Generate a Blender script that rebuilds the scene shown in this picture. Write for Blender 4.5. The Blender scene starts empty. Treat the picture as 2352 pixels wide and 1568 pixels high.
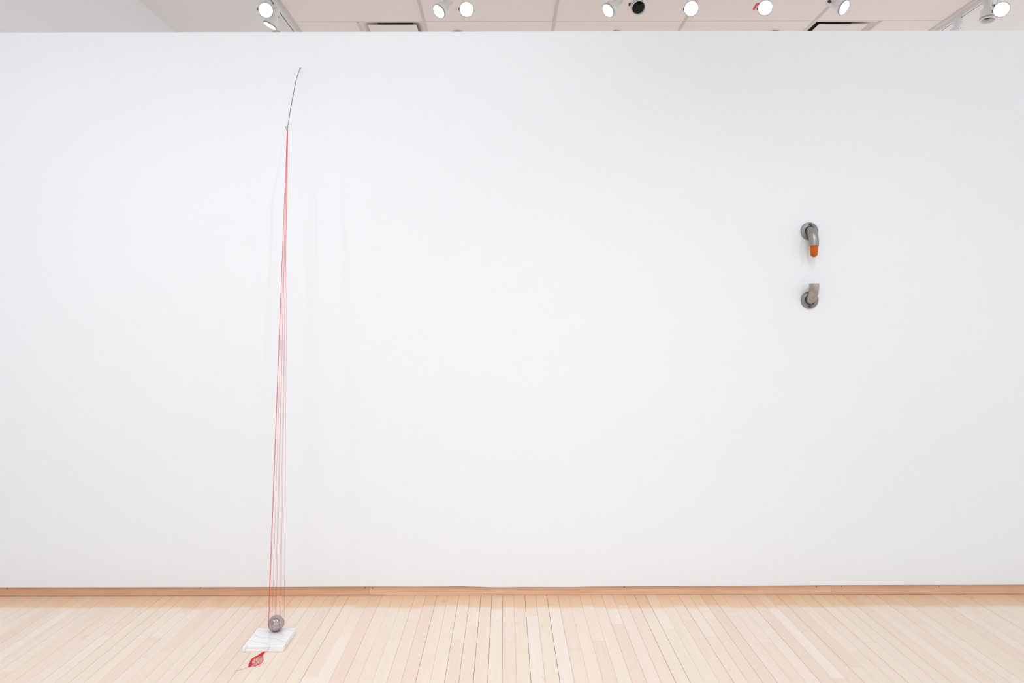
import bpy, math, random
from mathutils import Vector, Matrix
random.seed(11)
SC = bpy.context.scene
COL = SC.collection

# ------------------------------------------------------------------ camera
EYE = 1.42                     # camera height
WALL_Y = 3.553                 # distance to the face of the partition wall
cam_d = bpy.data.cameras.new('camera')
cam_d.sensor_width = 36.0
cam_d.lens = 24.0
cam_d.shift_x = 16 / 2352
cam_d.shift_y = -42 / 2352
cam_d.clip_start = 0.05
cam = bpy.data.objects.new('camera', cam_d)
cam.location = (0, 0, EYE)
cam.rotation_euler = (Matrix.Rotation(math.pi / 2, 3, 'X') @ Matrix.Rotation(-0.00196, 3, 'Z')).to_euler()
COL.objects.link(cam)
SC.camera = cam

# ------------------------------------------------------------------ world, light, exposure
world = bpy.data.worlds.new('world')
SC.world = world
world.use_nodes = True
world.node_tree.nodes['Background'].inputs[0].default_value = (0.90, 0.952, 1.0, 1)
world.node_tree.nodes['Background'].inputs[1].default_value = 1.16  # even ambient fill, entering where right, rear and far walls are left out
SC.view_settings.view_transform = 'Standard'
SC.view_settings.look = 'None'
SC.view_settings.gamma = 1.0
SC.view_settings.use_curve_mapping = False
SC.view_settings.exposure = 0.03
SC.cycles.diffuse_bounces = 4
SC.cycles.max_bounces = 6
SC.cycles.use_adaptive_sampling = True
SC.cycles.adaptive_threshold = 0.04
SC.cycles.use_denoising = True
SC.cycles.sample_clamp_indirect = 8.0
SC.cycles.use_light_tree = False
SC.cycles.caustics_reflective = False
SC.cycles.caustics_refractive = False

COOL = (0.965, 0.985, 1.0)


def spot(name, loc, aim, watts, angle, blend=1.0, radius=0.06, color=COOL):
    l = bpy.data.lights.new(name, 'SPOT')
    l.energy = watts
    l.spot_size = math.radians(angle)
    l.spot_blend = blend
    l.shadow_soft_size = radius
    l.color = color
    o = bpy.data.objects.new(name, l)
    o.location = loc
    o.rotation_euler = (Vector(aim) - Vector(loc)).to_track_quat('-Z', 'Y').to_euler()
    COL.objects.link(o)
    return o


# unseen spots before the partition: first ones follow cast shadows, later ones added fill
LAMP_Z = 4.02
for loc, aim, w, rad in [
    ((0.04, 1.367, LAMP_Z), (-1.0, 3.55, 1.0), 62, 0.022),
    ((-1.68, -1.23, LAMP_Z), (-1.4, 3.55, 0.8), 92, 0.08),
    ((1.39, 0.0, LAMP_Z), (1.6, 3.55, 0.9), 44, 0.06),
    ((0.6, -1.6, LAMP_Z), (-0.2, 3.4, 0.1), 60, 0.08),  # from here on: spots added to even out wall and floor brightness
    ((-2.7, 0.5, LAMP_Z), (-2.5, 3.4, 0.3), 115, 0.08),
    ((3.3, -0.4, LAMP_Z), (3.0, 3.2, 0.0), 100, 0.08),
    ((-1.1, 1.2, LAMP_Z), (-1.1, 2.3, 0.0), 70, 0.06),
    ((1.1, 1.2, LAMP_Z), (1.5, 2.3, 0.0), 76, 0.06),
]:
    spot('unseen_spot', loc, aim, w, 95, radius=rad)


# ------------------------------------------------------------------ materials
def nt(name):
    m = bpy.data.materials.new(name)
    m.use_nodes = True
    t = m.node_tree
    return m, t, t.nodes['Principled BSDF']


def simple(name, color, rough=0.5, metal=0.0, noise=0.0, nscale=20.0, spec=0.5, bump=0.0):
    m, t, b = nt(name)
    b.inputs['Roughness'].default_value = rough
    b.inputs['Metallic'].default_value = metal
    b.inputs['Specular IOR Level'].default_value = spec
    if noise == 0:
        b.inputs['Base Color'].default_value = (*color, 1)
        return m
    tc = t.nodes.new('ShaderNodeTexCoord')
    n = t.nodes.new('ShaderNodeTexNoise')
    n.inputs['Scale'].default_value = nscale
    n.inputs['Detail'].default_value = 4
    t.links.new(tc.outputs['Object'], n.inputs['Vector'])
    r = t.nodes.new('ShaderNodeValToRGB')
    r.color_ramp.elements[0].position = 0.3
    r.color_ramp.elements[1].position = 0.7
    r.color_ramp.elements[0].color = (*[c * (1 - noise) for c in color], 1)
    r.color_ramp.elements[1].color = (*[min(1, c * (1 + noise)) for c in color], 1)
    t.links.new(n.outputs['Fac'], r.inputs['Fac'])
    t.links.new(r.outputs['Color'], b.inputs['Base Color'])
    if bump:
        bp = t.nodes.new('ShaderNodeBump')
        bp.inputs['Strength'].default_value = bump
        bp.inputs['Distance'].default_value = 0.002
        t.links.new(n.outputs['Fac'], bp.inputs['Height'])
        t.links.new(bp.outputs['Normal'], b.inputs['Normal'])
    return m


def wood(name, tones, island=False, band=True, rough=0.38, grain_axis='Y'):
    m, t, b = nt(name)
    L = t.links.new
    b.inputs['Roughness'].default_value = rough
    b.inputs['Specular IOR Level'].default_value = 0.35
    geo = t.nodes.new('ShaderNodeNewGeometry')
    if island:
        rnd = geo.outputs['Random Per Island']
    else:
        oi = t.nodes.new('ShaderNodeObjectInfo')
        rnd = oi.outputs['Random']
    ramp = t.nodes.new('ShaderNodeValToRGB')
    ramp.color_ramp.interpolation = 'LINEAR'
    for i, c in enumerate(tones):
        pos = i / (len(tones) - 1)
        e = ramp.color_ramp.elements[i] if i < 2 else ramp.color_ramp.elements.new(pos)
        e.position = pos
    for i, c in enumerate(tones):
        ramp.color_ramp.elements[i].position = i / (len(tones) - 1)
        ramp.color_ramp.elements[i].color = (*c, 1)
    L(rnd, ramp.inputs['Fac'])
    # long soft grain
    mp = t.nodes.new('ShaderNodeMapping')
    mp.inputs['Scale'].default_value = (38, 1.6, 30) if grain_axis == 'Y' else (2.2, 30, 60)
    L(geo.outputs['Position'], mp.inputs['Vector'])
    off = t.nodes.new('ShaderNodeVectorMath')
    off.operation = 'ADD'
    sc = t.nodes.new('ShaderNodeVectorMath')
    sc.operation = 'SCALE'
    sc.inputs[0].default_value = (37.0, 91.0, 11.0)
    L(rnd, sc.inputs['Scale'])
    L(mp.outputs['Vector'], off.inputs[0])
    L(sc.outputs['Vector'], off.inputs[1])
    n = t.nodes.new('ShaderNodeTexNoise')
    n.inputs['Scale'].default_value = 1.0
    n.inputs['Detail'].default_value = 5
    n.inputs['Distortion'].default_value = 1.2
    L(off.outputs['Vector'], n.inputs['Vector'])
    gr = t.nodes.new('ShaderNodeValToRGB')
    gr.color_ramp.elements[0].position = 0.30
    gr.color_ramp.elements[1].position = 0.62
    gr.color_ramp.elements[0].color = (0.965, 0.95, 0.935, 1) if grain_axis == 'Y' else (0.86, 0.80, 0.74, 1)
    gr.color_ramp.elements[1].color = (1.0, 1.0, 1.0, 1)
    L(n.outputs['Fac'], gr.inputs['Fac'])
    mul = t.nodes.new('ShaderNodeMix')
    mul.data_type = 'RGBA'
    mul.blend_type = 'MULTIPLY'
    mul.inputs['Factor'].default_value = 1.0
    L(ramp.outputs['Color'], mul.inputs['A'])
    L(gr.outputs['Color'], mul.inputs['B'])
    out = mul.outputs['Result']
    # sparse knots and mineral flecks
    v = t.nodes.new('ShaderNodeTexNoise')
    v.inputs['Scale'].default_value = 9.0 if grain_axis == 'Y' else 14.0
    v.inputs['Detail'].default_value = 3
    mp2 = t.nodes.new('ShaderNodeMapping')
    mp2.inputs['Scale'].default_value = (2.6, 1.0, 1.0) if grain_axis == 'Y' else (1.0, 1.0, 3.0)
    L(geo.outputs['Position'], mp2.inputs['Vector'])
    off2 = t.nodes.new('ShaderNodeVectorMath')
    off2.operation = 'ADD'
    L(mp2.outputs['Vector'], off2.inputs[0])
    L(sc.outputs['Vector'], off2.inputs[1])
    L(off2.outputs['Vector'], v.inputs['Vector'])
    kr = t.nodes.new('ShaderNodeValToRGB')
    kr.color_ramp.elements[0].position = 0.70
    kr.color_ramp.elements[1].position = 0.80
    kr.color_ramp.elements[0].color = (0, 0, 0, 1)
    kr.color_ramp.elements[1].color = (1, 1, 1, 1)
    L(v.outputs['Fac'], kr.inputs['Fac'])
    kn = t.nodes.new('ShaderNodeMix')
    kn.data_type = 'RGBA'
    kn.blend_type = 'MULTIPLY'
    L(kr.outputs['Color'], kn.inputs['Factor'])
    L(out, kn.inputs['A'])
    kn.inputs['B'].default_value = (0.86, 0.74, 0.64, 1)
    out = kn.outputs['Result']
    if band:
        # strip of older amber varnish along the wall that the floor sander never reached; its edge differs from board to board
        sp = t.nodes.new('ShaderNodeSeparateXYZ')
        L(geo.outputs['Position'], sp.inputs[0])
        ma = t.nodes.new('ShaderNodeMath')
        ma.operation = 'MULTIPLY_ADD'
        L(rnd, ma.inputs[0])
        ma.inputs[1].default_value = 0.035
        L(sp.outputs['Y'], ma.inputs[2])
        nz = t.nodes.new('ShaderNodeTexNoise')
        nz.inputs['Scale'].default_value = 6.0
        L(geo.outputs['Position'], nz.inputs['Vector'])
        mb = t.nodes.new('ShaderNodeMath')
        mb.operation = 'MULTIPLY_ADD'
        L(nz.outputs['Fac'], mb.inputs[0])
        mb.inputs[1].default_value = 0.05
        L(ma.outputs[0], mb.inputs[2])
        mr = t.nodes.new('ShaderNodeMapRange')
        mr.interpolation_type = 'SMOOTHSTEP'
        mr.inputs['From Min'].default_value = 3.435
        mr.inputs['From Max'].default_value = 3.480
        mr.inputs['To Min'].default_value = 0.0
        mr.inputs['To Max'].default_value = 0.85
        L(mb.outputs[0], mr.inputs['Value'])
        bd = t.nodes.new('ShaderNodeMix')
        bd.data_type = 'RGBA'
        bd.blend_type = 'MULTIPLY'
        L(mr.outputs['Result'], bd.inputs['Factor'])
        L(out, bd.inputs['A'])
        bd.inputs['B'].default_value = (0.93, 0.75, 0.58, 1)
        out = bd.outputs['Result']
    L(out, b.inputs['Base Color'])
    return m


TONES = [(0.845, 0.725, 0.615), (0.815, 0.655, 0.555), (0.85, 0.735, 0.63), (0.825, 0.71, 0.585), (0.84, 0.685, 0.59), (0.865, 0.765, 0.69)]
M = {}
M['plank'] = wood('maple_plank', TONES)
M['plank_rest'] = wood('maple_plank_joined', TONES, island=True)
M['base'] = wood('maple_baseboard', [(0.70, 0.44, 0.295), (0.75, 0.49, 0.345), (0.67, 0.40, 0.265)], band=False, rough=0.45, grain_axis='X')
M['subfloor'] = simple('subfloor', (0.12, 0.07, 0.045), 0.9, noise=0.2)
M['wall'] = simple('white_wall_paint', (0.826, 0.846, 0.880), 0.75, spec=0.2)
M['room_wall'] = simple('room_wall_paint', (0.84, 0.845, 0.855), 0.8, spec=0.2)
M['gypsum'] = simple('gypsum_ceiling_paint', (0.86, 0.85, 0.855), 0.8, spec=0.2)
M['tile'] = simple('ceiling_tile', (0.89, 0.835, 0.825), 0.9, noise=0.02, nscale=60, spec=0.1, bump=0.1)
M['grid'] = simple('ceiling_grid_paint', (0.66, 0.60, 0.57), 0.6, noise=0.01)
M['track'] = simple('white_enamel', (0.80, 0.79, 0.79), 0.4, noise=0.01)
M['lampwhite'] = simple('lamp_enamel', (0.82, 0.82, 0.83), 0.35, noise=0.01)
M['dark'] = simple('painted_cavity_shade', (0.012, 0.011, 0.010), 0.7, noise=0.1)  # black painted in for the shade inside openings
M['shade_dark'] = simple('dark_louvre', (0.03, 0.028, 0.027), 0.5, noise=0.1)
M['chrome'] = simple('polished_steel', (0.45, 0.44, 0.44), 0.05, 1.0, noise=0.01)
M['rod'] = simple('dark_spring_steel', (0.17, 0.17, 0.175), 0.35, 0.8, noise=0.1, nscale=60)
M['thread'] = simple('red_thread', (0.72, 0.010, 0.026), 0.6, noise=0.1, nscale=200)
M['redclip'] = simple('pink_red_plastic', (0.72, 0.12, 0.16), 0.4, noise=0.05)
M['grey'] = simple('grey_enamel', (0.42, 0.40, 0.39), 0.5, noise=0.03)
M['nail'] = simple('dark_nail', (0.02, 0.012, 0.008), 0.7, noise=0.1)
M['screw'] = simple('blackened_screw', (0.10, 0.105, 0.10), 0.38, 0.8, noise=0.2, nscale=120)


def steel_mottled(name, base, brown, amount):
    m, t, b = nt(name)
    L = t.links.new
    b.inputs['Metallic'].default_value = 0.75
    b.inputs['Roughness'].default_value = 0.36
    tc = t.nodes.new('ShaderNodeTexCoord')
    n = t.nodes.new('ShaderNodeTexNoise')
    n.inputs['Scale'].default_value = 26
    n.inputs['Detail'].default_value = 7
    n.inputs['Roughness'].default_value = 0.65
    L(tc.outputs['Object'], n.inputs['Vector'])
    r = t.nodes.new('ShaderNodeValToRGB')
    r.color_ramp.elements[0].position = 0.40 - amount
    r.color_ramp.elements[1].position = 0.75 - amount * 0.5
    r.color_ramp.elements[0].color = (*base, 1)
    r.color_ramp.elements[1].color = (*brown, 1)
    L(n.outputs['Fac'], r.inputs['Fac'])
    L(r.outputs['Color'], b.inputs['Base Color'])
    n2 = t.nodes.new('ShaderNodeTexNoise')
    n2.inputs['Scale'].default_value = 60
    L(tc.outputs['Object'], n2.inputs['Vector'])
    mr = t.nodes.new('ShaderNodeMapRange')
    mr.inputs['To Min'].default_value = 0.26
    mr.inputs['To Max'].default_value = 0.5
    L(n2.outputs['Fac'], mr.inputs['Value'])
    L(mr.outputs['Result'], b.inputs['Roughness'])
    return m


M['pipe'] = steel_mottled('weathered_pipe_steel', (0.38, 0.375, 0.375), (0.25, 0.195, 0.175), 0.03)
M['flange'] = steel_mottled('dark_flange_steel', (0.30, 0.295, 0.295), (0.20, 0.165, 0.15), 0.03)
M['pipe_brown'] = steel_mottled('rusty_pipe_steel', (0.44, 0.41, 0.39), (0.30, 0.185, 0.13), 0.02)

m, t, b = nt('amber_resin')
n = t.nodes.new('ShaderNodeTexNoise')
n.inputs['Scale'].default_value = 30
r = t.nodes.new('ShaderNodeValToRGB')
r.color_ramp.elements[0].color = (0.48, 0.095, 0.0006, 1)
r.color_ramp.elements[1].color = (0.56, 0.128, 0.0008, 1)
t.links.new(n.outputs['Fac'], r.inputs['Fac'])
t.links.new(r.outputs['Color'], b.inputs['Base Color'])
b.inputs['Roughness'].default_value = 0.4
b.inputs['Subsurface Weight'].default_value = 0.15
b.inputs['Specular IOR Level'].default_value = 0.3
b.inputs['Subsurface Radius'].default_value = (0.02, 0.006, 0.001)
b.inputs['Subsurface Scale'].default_value = 0.6
M['amber'] = m

m, t, b = nt('white_marble')
L = t.links.new
tc = t.nodes.new('ShaderNodeTexCoord')
mp = t.nodes.new('ShaderNodeMapping')
mp.inputs['Rotation'].default_value = (0.3, 0.15, math.radians(112))
mp.inputs['Location'].default_value = (0.03, 0.05, 0)
L(tc.outputs['Object'], mp.inputs['Vector'])
wv = t.nodes.new('ShaderNodeTexWave')
wv.inputs['Scale'].default_value = 6.5
wv.inputs['Distortion'].default_value = 4.0
wv.inputs['Detail'].default_value = 3
wv.inputs['Detail Scale'].default_value = 1.6
L(mp.outputs['Vector'], wv.inputs['Vector'])
r = t.nodes.new('ShaderNodeValToRGB')
r.color_ramp.elements[0].position = 0.0
r.color_ramp.elements[0].color = (0.70, 0.71, 0.73, 1)
r.color_ramp.elements[1].position = 0.05
r.color_ramp.elements[1].color = (0.86, 0.865, 0.88, 1)
L(wv.outputs['Fac'], r.inputs['Fac'])
L(r.outputs['Color'], b.inputs['Base Color'])
b.inputs['Roughness'].default_value = 0.16
M['marble'] = m

m, t, b = nt('lit_lamp_lens')
b.inputs['Base Color'].default_value = (0.9, 0.9, 0.9, 1)
b.inputs['Emission Color'].default_value = (0.95, 0.98, 1.0, 1)
b.inputs['Emission Strength'].default_value = 22.0
M['lens_on'] = m


# ------------------------------------------------------------------ mesh helpers
class MB:
    def __init__(self):
        self.v, self.f, self.s = [], [], []

    def add(self, vs, fs, smooth=False):
        o = len(self.v)
        self.v += [tuple(x) for x in vs]
        self.f += [tuple(i + o for i in f) for f in fs]
        self.s += [smooth] * len(fs)
        return self

    def box(self, x0, x1, y0, y1, z0, z1):
        return self.add([(x0, y0, z0), (x1, y0, z0), (x1, y1, z0), (x0, y1, z0), (x0, y0, z1), (x1, y0, z1), (x1, y1, z1), (x0, y1, z1)],
                        [(0, 3, 2, 1), (4, 5, 6, 7), (0, 1, 5, 4), (1, 2, 6, 5), (2, 3, 7, 6), (3, 0, 4, 7)])

    def bevbox(self, x0, x1, y0, y1, z0, z1, b):
        """box with a bevelled upper rim"""
        vs = [(x0, y0, z0), (x1, y0, z0), (x1, y1, z0), (x0, y1, z0),
              (x0, y0, z1 - b), (x1, y0, z1 - b), (x1, y1, z1 - b), (x0, y1, z1 - b),
              (x0 + b, y0 + b, z1), (x1 - b, y0 + b, z1), (x1 - b, y1 - b, z1), (x0 + b, y1 - b, z1)]
        fs = [(0, 3, 2, 1), (8, 9, 10, 11)]
        for a in (0, 4):
            for i in range(4):
                j = (i + 1) % 4
                fs.append((a + i, a + j, a + 4 + j, a + 4 + i))
        return self.add(vs, fs)

    def lathe(self, prof, origin=(0, 0, 0), axis=(0, 0, 1), seg=32, smooth=True):
        """prof: (radius, height along axis); radius 0 closes the end"""
        a = Vector(axis).normalized()
        q = Vector((0, 0, 1)).rotation_difference(a)
        o = Vector(origin)
        vs, rings = [], []
        for rr, h in prof:
            if rr < 1e-7:
                rings.append([len(vs)])
                vs.append(o + q @ Vector((0, 0, h)))
            else:
                rings.append(list(range(len(vs), len(vs) + seg)))
                for k in range(seg):
                    an = 2 * math.pi * k / seg
                    vs.append(o + q @ Vector((rr * math.cos(an), rr * math.sin(an), h)))
        fs = []
        for A, B in zip(rings, rings[1:]):
            if len(A) == 1 and len(B) == 1:
                continue
            for k in range(seg):
                j = (k + 1) % seg
                if len(A) == 1:
                    fs.append((A[0], B[j], B[k]))
                elif len(B) == 1:
                    fs.append((A[k], A[j], B[0]))
                else:
                    fs.append((A[k], A[j], B[j], B[k]))
        return self.add(vs, fs, smooth)

    def tube(self, pts, r, seg=8, caps=True, smooth=True):
        pts = [Vector(p) for p in pts]
        rs = r if isinstance(r, (list, tuple)) else [r] * len(pts)
        T = []
        for i in range(len(pts)):
            d = pts[min(i + 1, len(pts) - 1)] - pts[max(i - 1, 0)]
            T.append(d.normalized())
        up = Vector((1, 0, 0)) if abs(T[0].x) < 0.9 else Vector((0, 1, 0))
        nrm = (up - T[0] * up.dot(T[0])).normalized()
        vs, fs = [], []
        for i, p in enumerate(pts):
            if i:
                nrm = T[i - 1].rotation_difference(T[i]) @ nrm
                nrm = (nrm - T[i] * nrm.dot(T[i])).normalized()
            bn = T[i].cross(nrm)
            for k in range(seg):
                an = 2 * math.pi * k / seg
                vs.append(p + nrm * (rs[i] * math.cos(an)) + bn * (rs[i] * math.sin(an)))
        for i in range(len(pts) - 1):
            for k in range(seg):
                j = (k + 1) % seg
                fs.append((i * seg + k, i * seg + j, (i + 1) * seg + j, (i + 1) * seg + k))
        self.add(vs, fs, smooth)
        if caps:
            n = len(pts) - 1
            o = len(self.v) - len(vs)
            self.f.append(tuple(o + k for k in reversed(range(seg))))
            self.f.append(tuple(o + n * seg + k for k in range(seg)))
            self.s += [False, False]
        return self

    def build(self, name, mat, parent=None, origin=None):
        if origin is None:
            lo = [min(v[i] for v in self.v) for i in range(3)]
            hi = [max(v[i] for v in self.v) for i in range(3)]
            origin = ((lo[0] + hi[0]) / 2, (lo[1] + hi[1]) / 2, lo[2])
        og = Vector(origin)
        me = bpy.data.meshes.new(name)
        me.from_pydata([tuple(Vector(v) - og) for v in self.v], [], self.f)
        for p, s in zip(me.polygons, self.s):
            p.use_smooth = s
        me.materials.append(mat)
        me.update()
        ob = bpy.data.objects.new(name, me)
        COL.objects.link(ob)
        base = Vector((0, 0, 0))
        if parent is not None:
            ob.parent = parent
            q = parent
            while q is not None:
                base += Vector(q.location)
                q = q.parent
        ob.location = og - base
        return ob


def empty(name, loc):
    e = bpy.data.objects.new(name, None)
    e.location = loc
    e.empty_display_size = 0.1
    COL.objects.link(e)
    return e


def tag(o, label=None, cat=None, group=None, kind=None):
    if label:
        o['label'] = label
    if cat:
        o['category'] = cat
    if group:
        o['group'] = group
    if kind:
        o['kind'] = kind
    return o


# ------------------------------------------------------------------ floor
X_L, X_R = -3.16, 7.2          # side limits of the gallery; only the left wall is built
Y_NEAR, Y_FAR = -4.4, 9.4      # ends behind camera and partition, left open to the world light
BASE_Y = 3.565                 # face of the wooden baseboard
CEIL = 4.218

floor = MB().box(X_L, X_R, Y_NEAR, Y_FAR, -0.20, -0.012).build('floor', M['subfloor'])
tag(floor, 'pale maple strip floor running towards the white wall', kind='structure')

PITCH, X0 = 0.0572, 0.21446
JOINTS = {-43: [3.218], -39: [3.288, 3.005], -38: [3.477], -36: [3.122], -34: [3.23], -32: [3.355, 3.092], -28: [2.806], -27: [3.082],
          -25: [2.792], -20: [3.027], -19: [3.229], -18: [2.747, 3.445], -17: [3.092], -15: [2.984], -14: [3.19], -13: [3.078],
          -12: [3.276], -7: [3.202], -4: [3.246, 3.06], -3: [3.239, 2.961], -2: [3.318], 1: [2.974], 2: [3.343], 3: [3.05],
          5: [3.22], 6: [3.41], 8: [3.342], 9: [3.161], 11: [3.5, 3.261], 12: [3.085, 2.728], 13: [3.191, 3.267], 14: [2.85],
          15: [3.302], 16: [3.029], 17: [3.126], 18: [3.258], 19: [2.724], 20: [3.142], 21: [2.816], 22: [2.947], 23: [3.205],
          24: [3.029], 25: [3.114], 29: [3.119, 2.851], 30: [3.22], 31: [2.751], 35: [3.261]}
WIDE = {-34, -33, -18, -10, -8, -6, -5, -4, -2, 0, 8, 9, 12, 14, 15, 18, 21, 24, 27, 30, 35, 38}
rg = random.Random(5)
gap = {}
k_lo = math.ceil((X_L - X0) / PITCH)
k_hi = math.floor((X_R - X0) / PITCH) - 1
for k in range(k_lo - 1, k_hi + 3):
    gap[k] = rg.uniform(0.0011, 0.0016) if k in WIDE else (rg.uniform(0.0006, 0.0010) if rg.random() < 0.45 else rg.uniform(0.00025, 0.0005))
rest = MB()
n_ind = 0
for k in range(k_lo, k_hi + 1):
    xa = X0 + k * PITCH + gap[k] / 2
    xb = X0 + (k + 1) * PITCH - gap[k + 1] / 2
    js = sorted(JOINTS.get(k, []))
    if not js:
        js = [rg.uniform(2.0, 2.62)] if rg.random() < 0.55 else [rg.uniform(2.7, 3.45)]
    y = js[0]
    ys = list(js)
    while y > Y_NEAR + 0.3:
        y -= rg.uniform(0.55, 1.5)
        ys.append(max(y, Y_NEAR))
    y = js[-1]
    first = True
    while y < Y_FAR - 0.3:
        y = max(y + rg.uniform(0.55, 1.4), 3.75 if first else 0)
        first = False
        ys.append(min(y, Y_FAR))
    ys = sorted(set(ys))
    for ya, yb in zip(ys, ys[1:]):
        g = 0.0003
        dz = rg.uniform(-0.0003, 0.0002)
        if k in range(-51, 49) and yb > 2.5 and ya < BASE_Y:
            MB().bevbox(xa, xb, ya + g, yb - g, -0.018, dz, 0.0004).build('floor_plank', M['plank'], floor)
            n_ind += 1
        else:
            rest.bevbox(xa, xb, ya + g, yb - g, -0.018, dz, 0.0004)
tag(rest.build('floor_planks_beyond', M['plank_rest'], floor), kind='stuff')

# ------------------------------------------------------------------ partition wall and baseboard
EDGE = [(X_L, 0.0512), (-2.629, 0.051), (-1.903, 0.0503), (-1.133, 0.0506), (-0.73, 0.0521), (-0.453, 0.0511), (-0.34, 0.0516), (-0.227, 0.0520),
        (-0.15, 0.0500), (-0.068, 0.0469), (0.0, 0.0468), (0.091, 0.0484), (0.227, 0.0479), (0.34, 0.0473), (0.453, 0.0497),
        (0.952, 0.0513), (1.224, 0.0512), (1.564, 0.0532), (1.768, 0.0542), (2.039, 0.0546), (2.357, 0.0542), (2.701, 0.0551), (5.2, 0.055)]
WALL_TOP, WALL_R = 2.937, 5.2
vs, fs = [], []
n = len(EDGE)
for (x, z) in EDGE:
    vs += [(x, WALL_Y, z), (x, WALL_Y, WALL_TOP), (x, BASE_Y + 0.012, WALL_TOP), (x, BASE_Y + 0.012, z)]
for i in range(n - 1):
    a, c = i * 4, (i + 1) * 4
    fs += [(a, c, c + 1, a + 1), (a + 1, c + 1, c + 2, a + 2), (a + 2, c + 2, c + 3, a + 3), (a + 3, c + 3, c, a)]
fs += [(0, 1, 2, 3), ((n - 1) * 4, (n - 1) * 4 + 3, (n - 1) * 4 + 2, (n - 1) * 4 + 1)]
wall = MB().add(vs, fs)
wall.box(X_L, WALL_R, BASE_Y + 0.012, BASE_Y + 0.20, 0.0, WALL_TOP)
wb = wall.build('wall_back', M['wall'])
tag(wb, 'tall white partition wall that stops short of the ceiling', kind='structure')

bb = empty('baseboard_back', (0, BASE_Y + 0.012, 0))
tag(bb, 'low maple baseboard set back under the white wall', kind='structure')
for xa, xb in [(X_L, -0.711), (-0.711, 1.70), (1.70, WALL_R)]:
    MB().box(xa + 0.0004, xb - 0.0004, BASE_Y, BASE_Y + 0.012, 0.0016, 0.0465 if xa < 1 else 0.0525).build('board', M['base'], bb)
for x, z in [(-2.602, 0.0462), (-1.592, 0.0463), (-0.734, 0.0452), (-0.695, 0.0444), (0.619, 0.0462), (1.624, 0.0470), (1.754, 0.0495), (2.264, 0.0495)]:
    MB().lathe([(0, 0.0012), (0.0021, 0.0010), (0.0028, -0.0010)], (x, BASE_Y - 0.0004, z - 0.0050), (0, -1, 0), 10).build('nail', M['nail'], bb)

# ------------------------------------------------------------------ room shell
tag(MB().box(X_L - 0.15, X_L, Y_NEAR - 0.15, Y_FAR + 0.15, -0.2, CEIL + 0.2).build('wall_left', M['room_wall']), 'pale grey side wall at the left of the gallery', kind='structure')
RUN = [-1.95, -0.745, 0.464, 1.673, 2.878, 4.078]      # main runners of the suspended grid
CROSS = [6.33 + 0.61 * i for i in range(-4, 4)]         # cross tees
TX0, TX1, TY0, TY1 = RUN[0], RUN[-1], CROSS[0], CROSS[-1]
c = MB()
c.box(X_L, X_R, Y_NEAR, TY0, CEIL, CEIL + 0.05)
c.box(X_L, X_R, TY1, Y_FAR, CEIL, CEIL + 0.05)
c.box(X_L, TX0, TY0, TY1, CEIL, CEIL + 0.05)
c.box(TX1, X_R, TY0, TY1, CEIL, CEIL + 0.05)
ceil = c.build('ceiling', M['gypsum'])
tag(ceil, 'white gallery ceiling with a field of suspended tiles', kind='structure')
VENTS = [(-1.365, -0.745), (2.878, 3.490)]
vent_row = CROSS.index(6.33)


def tee(x0, x1, y0, y1):
    MB().box(x0, x1, y0, y1, CEIL - 0.006, CEIL + 0.03).build('grid_bar', M['grid'], ceil)


for x in RUN:
    tee(x - 0.012, x + 0.012, TY0 - 0.012, TY1 + 0.012)
for j, y in enumerate(CROSS):
    for xa, xb in zip(RUN, RUN[1:]):
        MB().box(xa + 0.012, xb - 0.012, y - 0.006, y + 0.006, CEIL - 0.001, CEIL + 0.03).build('grid_bar', M['grid'], ceil)
tee(-1.365 - 0.012, -1.365 + 0.012, CROSS[vent_row] + 0.006, CROSS[vent_row + 1] - 0.006)
tee(3.490 - 0.012, 3.490 + 0.012, CROSS[vent_row] + 0.006, CROSS[vent_row + 1] - 0.006)
for j in range(len(CROSS) - 1):
    ya, yb = CROSS[j] + 0.005, CROSS[j + 1] - 0.005
    for xa, xb in zip(RUN, RUN[1:]):
        cells = [(xa, xb)]
        if j == vent_row and xa == RUN[0]:
            cells = [(xa, -1.365)]
        if j == vent_row and xa == RUN[4]:
            cells = [(3.490, xb)]
        for a, b_ in cells:
            MB().box(a + 0.0125, b_ - 0.0125, ya, yb, CEIL - rg.uniform(0.0, 0.002), CEIL + 0.016).build('ceiling_tile', M['tile'], ceil)

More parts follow.
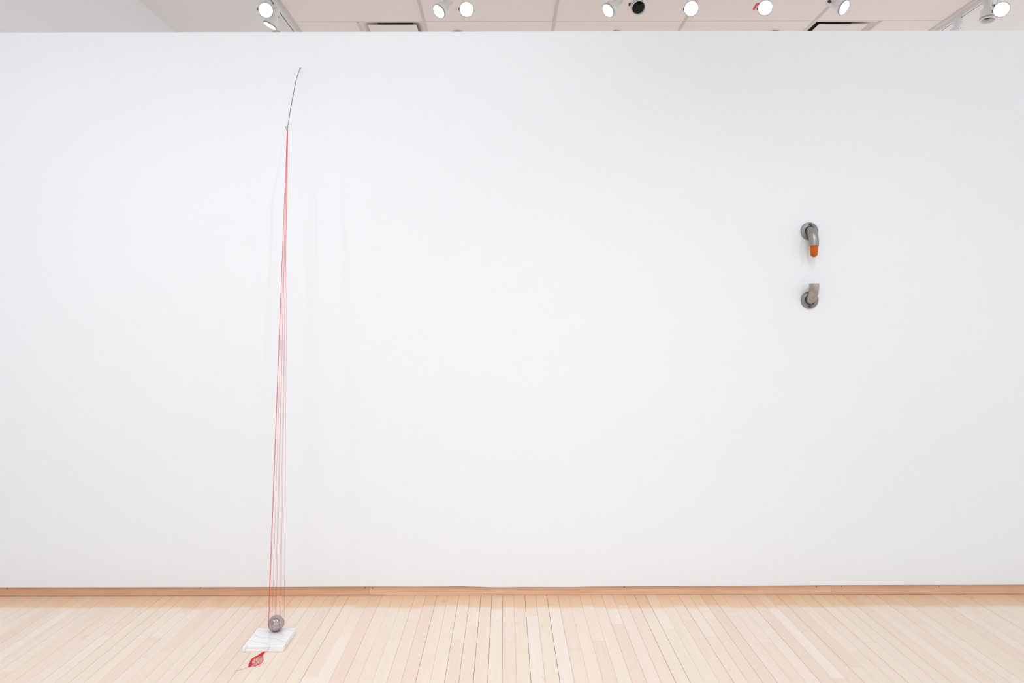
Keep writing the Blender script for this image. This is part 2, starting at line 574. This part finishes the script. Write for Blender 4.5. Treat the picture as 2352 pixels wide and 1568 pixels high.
# ------------------------------------------------------------------ air vents in the tile field
LAB = ['square plaque air vent in the ceiling left of the hanging spotlights', 'square plaque air vent in the ceiling at the right, near the long track']
for (xa, xb), lab in zip(VENTS, LAB):
    ya, yb = CROSS[vent_row], CROSS[vent_row + 1]
    cx, cy = (xa + xb) / 2, (ya + yb) / 2
    v = empty('air_vent', (cx, cy, CEIL))
    tag(v, lab, 'vent', 'ceiling air vents')
    xa, xb, ya, yb = xa + 0.0125, xb - 0.0125, ya + 0.0065, yb - 0.0065
    # frame: flat rim, then a pan sloping up to the duct neck
    q = MB()
    rim = 0.009
    lv = [((xa, xb, ya, yb), CEIL), ((xa + rim, xb - rim, ya + rim, yb - rim), CEIL - 0.003), ((xa + rim + 0.004, xb - rim - 0.004, ya + rim + 0.004, yb - rim - 0.004), CEIL + 0.012),
          ((cx - 0.17, cx + 0.17, cy - 0.17, cy + 0.17), CEIL + 0.10)]
    pv = []
    for (a, b_, c_, d_), z in lv:
        pv += [(a, c_, z), (b_, c_, z), (b_, d_, z), (a, d_, z)]
    pf = []
    for i in range(3):
        for k in range(4):
            j = (k + 1) % 4
            pf.append((i * 4 + k, i * 4 + j, i * 4 + 4 + j, i * 4 + 4 + k))
    q.add(pv, pf)
    q.build('vent_frame', M['tile'], v)
    MB().box(cx - 0.17, cx + 0.17, cy - 0.17, cy + 0.17, CEIL + 0.10, CEIL + 0.20).build('duct_neck', M['dark'], v)  # closed black box, painted for the darkness inside the duct
    MB().box(cx - 0.228, cx + 0.228, cy - 0.225, cy + 0.225, CEIL - 0.002, CEIL + 0.006).build('plaque', M['tile'], v)

# ------------------------------------------------------------------ ceiling fittings just above the wall edge
for x, y, lab in [(-0.45, 6.585, 'round recessed ceiling downlight behind the wall edge, near the frame centre'),
                  (2.596, 6.595, 'round recessed ceiling downlight behind the wall edge, left of the right-hand vent')]:
    d = empty('recessed_downlight', (x, y, CEIL))
    tag(d, lab, 'downlight', 'recessed downlights')
    MB().lathe([(0.066, 0.0), (0.068, -0.004), (0.062, -0.007), (0.056, -0.005), (0.054, 0.0)], (x, y, CEIL - 0.001), seg=36).build('trim_ring', M['grey'], d)
    MB().lathe([(0.054, -0.0015), (0.050, -0.001), (0, -0.001)], (x, y, CEIL - 0.001), seg=36).build('recess_shade_disc', M['dark'], d)  # flat black disc, painted shade in place of a real recess
    MB().lathe([(0.026, -0.002), (0.024, -0.005), (0, -0.006)], (x, y, CEIL - 0.001), seg=24).build('lamp', M['grey'], d)
for x, y, lab in [(-2.185, 6.56, 'small grey sprinkler cover on the ceiling beside the left track'),
                  (1.072, 6.565, 'small grey sprinkler cover in the middle of a ceiling tile')]:
    d = empty('sprinkler_cover', (x, y, CEIL))
    tag(d, lab, 'sprinkler', 'sprinkler covers')
    MB().lathe([(0.042, 0.0), (0.043, -0.003), (0.040, -0.006), (0, -0.008)], (x, y, CEIL - 0.001), seg=32).build('cover_plate', M['grey'], d)
    MB().lathe([(0.020, -0.007), (0.018, -0.011), (0, -0.012)], (x, y, CEIL - 0.001), seg=24).build('cap', M['track'], d)


# ------------------------------------------------------------------ lighting tracks
def track(p0, p1, lab):
    ax = 0 if abs(p1[0] - p0[0]) > abs(p1[1] - p0[1]) else 1
    t_ = empty('lighting_track', ((p0[0] + p1[0]) / 2, (p0[1] + p1[1]) / 2, CEIL))
    tag(t_, lab, 'light track', 'ceiling lighting tracks')
    w = 0.018

    def bar(lo, hi, z0, z1):
        if ax == 1:
            return MB().box(p0[0] + lo, p0[0] + hi, p0[1], p1[1], z0, z1)
        return MB().box(p0[0], p1[0], p0[1] + lo, p0[1] + hi, z0, z1)
    bar(-w, -0.006, CEIL - 0.030, CEIL - 0.0005).build('rail_side', M['track'], t_)
    bar(0.006, w, CEIL - 0.030, CEIL - 0.0005).build('rail_side', M['track'], t_)
    bar(-0.006, 0.006, CEIL - 0.014, CEIL - 0.0005).build('slot', M['shade_dark'], t_)
    return t_


TRACK_L, TRACK_R, TRACK_Y = -2.0, 4.15, 5.68
track((TRACK_L, 4.6), (TRACK_L, 9.0), 'white lighting track running into depth along the left of the tiles')
track((TRACK_R, 4.6), (TRACK_R, 9.0), 'white lighting track running into depth along the right of the tiles')
track((-1.7, TRACK_Y), (3.9, TRACK_Y), 'white lighting track across the ceiling that carries the middle spotlights')


# ------------------------------------------------------------------ track spotlights
def track_lamp(pivot, aim, lit, lab, along, watts=0, clip=False, hood=False):
    p = Vector(pivot)
    d = Vector(aim).normalized()
    e = empty('track_spotlight', (p.x, p.y, CEIL - 0.03))
    tag(e, lab, 'spotlight', 'track spotlights')
    top = CEIL - 0.030
    # adapter box under the rail
    a, b_ = (0.016, 0.05) if along == 'Y' else (0.05, 0.016)
    MB().box(p.x - a, p.x + a, p.y - b_, p.y + b_, top - 0.032, top).build('track_adapter', M['lampwhite'], e)
    # arm from the adapter to the side of the head
    side = d.cross(Vector((0, 0, 1)))
    side = side.normalized() if side.length > 0.1 else Vector((1, 0, 0))
    pv = p + side * 0.040
    arm = MB().tube([(p.x, p.y, top - 0.03), (p.x + side.x * 0.015, p.y + side.y * 0.015, top - 0.05), tuple(pv + Vector((0, 0, 0.03))), tuple(pv - Vector((0, 0, 0.012)))], [0.008, 0.008, 0.008, 0.008], 10).build('arm', M['lampwhite'], e)
    MB().lathe([(0, 0.03), (0.011, 0.03), (0.012, 0.026), (0.012, 0.012), (0.008, 0.01), (0.006, -0.012)], tuple(p + side * 0.036), tuple(side), 16).build('knob', M['shade_dark'], arm)
    # bell-shaped housing; profile heights run from behind the pivot to the front rim
    F = 0.118
    hp = [(0, -0.052), (0.022, -0.052), (0.029, -0.046), (0.030, 0.010), (0.034, 0.024), (0.048, 0.050), (0.056, 0.068), (0.058, 0.078), (0.058, F), (0.0545, F + 0.0015), (0.0525, F), (0.0525, 0.085), (0.046, 0.066)]
    if hood:
        hp = [(0, -0.052), (0.022, -0.052), (0.029, -0.046), (0.030, 0.010), (0.040, 0.026), (0.056, 0.040), (0.058, 0.046), (0.058, F + 0.012), (0.0545, F + 0.0135), (0.0530, F + 0.012), (0.0525, 0.07), (0.046, 0.06)]
    hs = MB().lathe(hp, tuple(p), tuple(d), 36).build('housing', M['lampwhite'], e)
    MB().lathe([(0.0585, F - 0.012), (0.0605, F - 0.009), (0.0605, F - 0.003), (0.0585, F)], tuple(p), tuple(d), 36).build('rim', M['grey'], hs)
    if lit:
        MB().lathe([(0.0520, 0.094), (0.047, 0.094), (0.045, 0.100), (0.03, 0.107), (0, 0.110)], tuple(p), tuple(d), 32).build('lens', M['lens_on'], e)
        if watts:
            s = spot('lamp_light', p + d * 0.128, p + d * 2.0, watts * (4.0 if d.z < -0.55 else 1.0), 60, radius=0.045)
            s.parent = e
            s.location = Vector(s.location) - Vector(e.location)
    else:
        ln = MB().lathe([(0.050, 0.080), (0.03, 0.074), (0, 0.072)], tuple(p), tuple(d), 28).build('lens', M['shade_dark'], e)
        for rr in (0.018, 0.034, 0.049):
            MB().lathe([(rr, 0.076), (rr, 0.094), (rr - 0.0015, 0.094), (rr - 0.0015, 0.076)], tuple(p), tuple(d), 28).build('louvre', M['shade_dark'], ln)
    if clip:
        q = p + d * 0.09
        sx = Vector((-1, 0, 0))
        MB().tube([tuple(q + sx * 0.056 + Vector((0, -0.005, 0.030))), tuple(q + sx * 0.070 + Vector((0, -0.006, 0.026))), tuple(q + sx * 0.098 + Vector((0, -0.008, -0.018)))], [0.010, 0.011, 0.010], 10).build('pink_red_flap', M['redclip'], e)
    return e


def to_cam(p, dz=0.0):
    return Vector((0, 0, EYE + dz)) - Vector(p)


HZ = 4.055
P = [
    ((TRACK_L, 5.72, 4.045), 'cam', True, 'brightest spotlight on the left track, shining straight at the viewer', 'Y', 30, {}),
    ((TRACK_L, 5.96, 4.125), (-0.40, -0.02, -0.90), True, 'spotlight tilted down on the left track, just below the glaring one', 'Y', 30, {}),
    ((-0.480, TRACK_Y, 4.075), (-0.52, -0.42, -0.72), True, 'lit spotlight tilted to the lower left, left neighbour of the central glare', 'X', 30, {}),
    ((-0.315, TRACK_Y, 4.03), 'cam', True, 'glaring spotlight facing the viewer, nearest to the frame centre', 'X', 30, {}),
    ((0.935, TRACK_Y, 4.080), (-0.66, -0.30, -0.66), True, 'lit spotlight tilted to the lower left, beside the unlit hooded one', 'X', 30, {}),
    ((1.10, TRACK_Y, 4.070), (-0.02, -0.80, -0.62), False, 'unlit hooded spotlight with a dark louvre facing the viewer', 'X', 0, {'hood': True}),
    ((1.555, TRACK_Y, 4.033), 'cam', True, 'lit spotlight facing the viewer, right of the unlit hooded one', 'X', 30, {}),
    ((2.17, TRACK_Y, 4.038), 'cam', True, 'glaring spotlight with a small pink red flap at its side', 'X', 30, {'clip': True}),
    ((2.73, TRACK_Y, 4.073), (0.52, -0.62, -0.58), True, 'lit spotlight tilted to the lower right, above the right-hand vent', 'X', 30, {}),
    ((TRACK_R, 5.86, 4.135), (-0.06, -0.05, -1.0), False, 'unlit spotlight pointing straight down on the right track', 'Y', 0, {'hood': True}),
    ((TRACK_R, 5.70, 4.03), 'cam', True, 'lit spotlight facing the viewer, rightmost in the frame', 'Y', 30, {}),
    ((TRACK_R, 6.25, 4.13), (-0.30, 0.35, -0.9), False, 'pale spotlight on the right track, half hidden by the wall edge', 'Y', 0, {}),
]
for piv, aim, lit, lab, along, w, kw in P:
    a = to_cam(piv) if aim == 'cam' else aim
    track_lamp(piv, a, lit, lab, along, w, **kw)

# ------------------------------------------------------------------ thread sculpture: rod, threads, ball, slab
SLAB = (-1.138, -0.962, 2.954, 3.130, 0.0, 0.0255)
sl = MB()
x0, x1, y0, y1, z0, z1 = SLAB
b = 0.0022
prof = [(b, z0), (0, z0 + b), (0, z1 - b), (b, z1)]
vs, fs = [], []
for ins, z in prof:
    vs += [(x0 + ins, y0 + ins, z), (x1 - ins, y0 + ins, z), (x1 - ins, y1 - ins, z), (x0 + ins, y1 - ins, z)]
for i in range(3):
    for k in range(4):
        j = (k + 1) % 4
        fs.append((i * 4 + k, i * 4 + j, i * 4 + 4 + j, i * 4 + 4 + k))
fs += [(3, 2, 1, 0), (12, 13, 14, 15)]
slab = sl.add(vs, fs).build('marble_slab', M['marble'])
tag(slab, 'square slab of white veined marble lying on the wooden floor', 'marble slab')

BR = 0.035
BC = Vector((-1.0425, 3.101, SLAB[5] + BR))
bp = [(0, -BR)] + [(BR * math.sin(math.pi * i / 40), -BR * math.cos(math.pi * i / 40)) for i in range(1, 40)] + [(0, BR)]
ball = MB().lathe(bp, tuple(BC), seg=64).build('steel_ball', M['chrome'])
tag(ball, 'polished steel ball caught in red threads on the marble slab', 'ball')

# springy rod leaving the wall and bowing out and down to a hooked tip
RP = [(-1.0628, WALL_Y + 0.004, 1.3300), (-1.0625, 3.540, 1.3170), (-1.0600, 3.480, 1.2500), (-1.0520, 3.408, 1.1560), (-1.0450, 3.351, 1.0830), (-1.0370, 3.291, 1.0010), (-1.0310, 3.240, 0.9215)]


def catmull(pts, n=6):
    pts = [Vector(p) for p in pts]
    out = []
    ex = [pts[0] * 2 - pts[1]] + pts + [pts[-1] * 2 - pts[-2]]
    for i in range(1, len(ex) - 2):
        p0, p1, p2, p3 = ex[i - 1:i + 3]
        for k in range(n):
            t_ = k / n
            out.append(0.5 * ((2 * p1) + (p2 - p0) * t_ + (2 * p0 - 5 * p1 + 4 * p2 - p3) * t_ ** 2 + (3 * p1 - p0 - 3 * p2 + p3) * t_ ** 3))
    out.append(pts[-1])
    return out


HOOK = Vector((-1.0310, 3.240, EYE + 0.9185))
rod_pts = [Vector((p[0], p[1], p[2] + EYE)) for p in RP]
rod = empty('steel_rod', rod_pts[0])
tag(rod, 'thin dark curved steel rod springing from the white wall, holding red threads', 'rod')
MB().tube(catmull(rod_pts), 0.0015, 10).build('shaft', M['rod'], rod)
MB().tube([tuple(rod_pts[-1] + Vector((0, 0, 0.0005))), tuple(HOOK + Vector((-0.001, -0.002, -0.002))), tuple(HOOK + Vector((-0.0035, -0.004, 0.003))), tuple(HOOK + Vector((-0.0080, -0.006, 0.0155)))], 0.0014, 8).build('hook', M['rod'], rod)
MB().lathe([(0, 0.006), (0.0018, 0.006), (0.0028, 0.004), (0.003, -0.002)], (-1.0628, WALL_Y, EYE + 1.3277), (0, -1, 0), 12).build('wall_socket', M['rod'], rod)

th = empty('red_thread_bundle', (BC.x, BC.y, 0))
tag(th, 'bundle of fine red threads from the rod tip down around the steel ball', 'thread')
TR = 0.00055
PHI = [(-0.985, 1), (-0.985, -1), (-0.93, 1), (-0.74, 1), (-0.22, 1), (0.29, 1), (0.66, 1), (0.985, -1), (-0.45, -1), (0.27, -1)]
for i, (sx, front) in enumerate(PHI):
    cx = -math.sqrt(max(0, 1 - sx * sx)) * front      # towards the camera is -Y
    rr = BR + TR
    eq = BC + Vector((sx * rr, cx * rr, 0))
    h0 = HOOK + Vector((sx * 0.0016, cx * 0.0016, -0.003))
    pts = [h0 + (eq - h0) * (k / 6) for k in range(6)]
    for k in range(0, 15):
        an = math.radians(k / 14 * 80)
        pts.append(BC + Vector((sx * rr * math.cos(an), cx * rr * math.cos(an), -rr * math.sin(an))))
    MB().tube(pts, TR, 6).build('thread', M['thread'], th)
MB().tube([HOOK + Vector((0.0022 * math.cos(a), 0.0022 * math.sin(a), -0.0055 + 0.0009 * a / 6.28)) for a in [i * 0.6 for i in range(52)]], 0.0006, 6).build('knot', M['rod'], th)

# loose thread ends coming out from under the front of the slab
rt = random.Random(3)
tas = MB()
st = Vector((-1.042, 2.958, 0.0012))
for i in range(16):      # tight bundle
    q = [st + Vector((rt.uniform(-.004, .004), 0.004, 0)), Vector((-1.058 + rt.uniform(-.002, .002), 2.922, 0.002)), Vector((-1.0705 + rt.gauss(0, .0025), 2.892 + rt.gauss(0, .003), 0.0022)),
         Vector((-1.069 + rt.gauss(0, .005), 2.870 + rt.gauss(0, .003), 0.0018)), Vector((-1.063 + rt.gauss(0, .005), 2.845 + rt.gauss(0, .005), 0.0014)), Vector((-1.0615 + rt.gauss(0, .003), 2.822 + rt.uniform(-.010, .012), 0.001))]
    tas.tube([Vector((p.x, p.y, max(0.0008, p.z + rt.uniform(-.0004, .0008)))) for p in catmull(q, 5)], 0.00046, 5)
for i in range(26):      # loose loops
    u = (i + rt.random()) / 26 * 1.25 - 0.3
    q = [st + Vector((rt.uniform(-.003, .006), 0.004, 0)), Vector((-1.052 + u * .014, 2.922, 0.002)), Vector((-1.056 + u * .034 + rt.gauss(0, .003), 2.888, 0.002)),
         Vector((-1.046 + u * .030 + rt.gauss(0, .005), 2.862, 0.0016)), Vector((-1.050 + u * .030 + rt.gauss(0, .007), 2.840 + rt.gauss(0, .006), 0.0012))]
    if i % 2:
        q.append(Vector((-1.052 + u * .018 + rt.gauss(0, .008), 2.826 + rt.gauss(0, .008), 0.001)))
    tas.tube([Vector((p.x, p.y, max(0.0008, p.z))) for p in catmull(q, 5)], 0.00030, 5)
tas.tube(catmull([Vector((-1.0705, 2.885, 0.0012)), Vector((-1.066, 2.85, 0.001)), Vector((-1.067, 2.824, 0.0008)), Vector((-1.081, 2.806, 0.0008)), Vector((-1.098, 2.797, 0.0008)), Vector((-1.112, 2.796, 0.0008))], 6), 0.0004, 5)
tag(tas.build('thread_tassel', M['thread'], th), 'loose red thread ends spread on the floor', kind='stuff')

# ------------------------------------------------------------------ the two pipe elbows
PX, Z_UP, Z_LO = 1.584, 1.895, 1.5376
PIPE_R, DROP = 0.0238, 0.082


def elbow_path(z, s):
    """centreline leaving the wall horizontally, bending (s = -1 down, +1 up)"""
    OUT, RISE = 0.055, 0.068
    pts = [Vector((PX, WALL_Y - 0.0005, z))]
    for k in range(1, 17):
        an = math.pi / 2 * k / 16
        pts.append(Vector((PX, WALL_Y - OUT * math.sin(an), z + s * RISE * (1 - math.cos(an)))))
    pts.append(Vector((PX, WALL_Y - OUT, z + s * DROP)))
    return pts


def pipe(z, s, mat, lab, screw_dx):
    e = empty('pipe_elbow', (PX, WALL_Y, z))
    tag(e, lab, 'pipe', 'pipe elbows on the wall')
    path = elbow_path(z, s)
    q = MB()
    q.tube(path, PIPE_R, 40, caps=False)
    end = path[-1]
    # wall thickness at the mouth and the inside of the bore
    q.lathe([(PIPE_R, 0), (PIPE_R - 0.0035, 0), (PIPE_R - 0.0035, -0.03)], tuple(end), (0, 0, s), 40, smooth=False)
    q.build('bent_tube', mat, e)
    if s > 0:
        MB().lathe([(PIPE_R - 0.0035, -0.03), (0, -0.03)], tuple(end), (0, 0, s), 40).build('bore', M['dark'], e)  # black disc painted for the shade inside the tube
    fl = [(0.0453, 0.0), (0.0458, 0.003), (0.0450, 0.0058), (0.0425, 0.0072), (0.0395, 0.0070), (0.033, 0.0098), (0.0285, 0.0125), (0.0272, 0.0125), (0.0262, 0.0110), (0.0262, 0.0)]
    fo = MB().lathe(fl, (PX, WALL_Y, z), (0, -1, 0), 56).build('flange', M['flange'], e)
    zs = z + 0.0335 * (-s)
    MB().lathe([(0.0083, 0.0), (0.0085, 0.003), (0.0072, 0.0066), (0.0045, 0.0088), (0.0018, 0.0094), (0, 0.0094)], (PX + screw_dx, WALL_Y - 0.0060, zs), (0, -1, 0), 24).build('screw', M['screw'], fo)
    return e, end


up, end = pipe(Z_UP, -1, M['pipe'], 'upper grey steel pipe elbow on the white wall with an amber orange tip', 0.003)
tip = [(0.0202, 0.022), (0.0200, 0.0), (0.0196, -0.012), (0.0190, -0.028), (0.0180, -0.040)]
for k in range(1, 9):
    an = math.pi / 2 * k / 8
    tip.append((0.0180 * math.cos(an), -0.040 - 0.0175 * math.sin(an)))
tip = [(0, 0.022)] + tip[:-1] + [(0, -0.0575)]
tag(MB().lathe(tip, tuple(end), (0, 0, 1), 40).build('amber_tip', M['amber'], up), 'rounded amber orange tip in the pipe mouth')
pipe(Z_LO, 1, M['pipe_brown'], 'lower brownish steel pipe elbow on the white wall, open end turned up', -0.001)
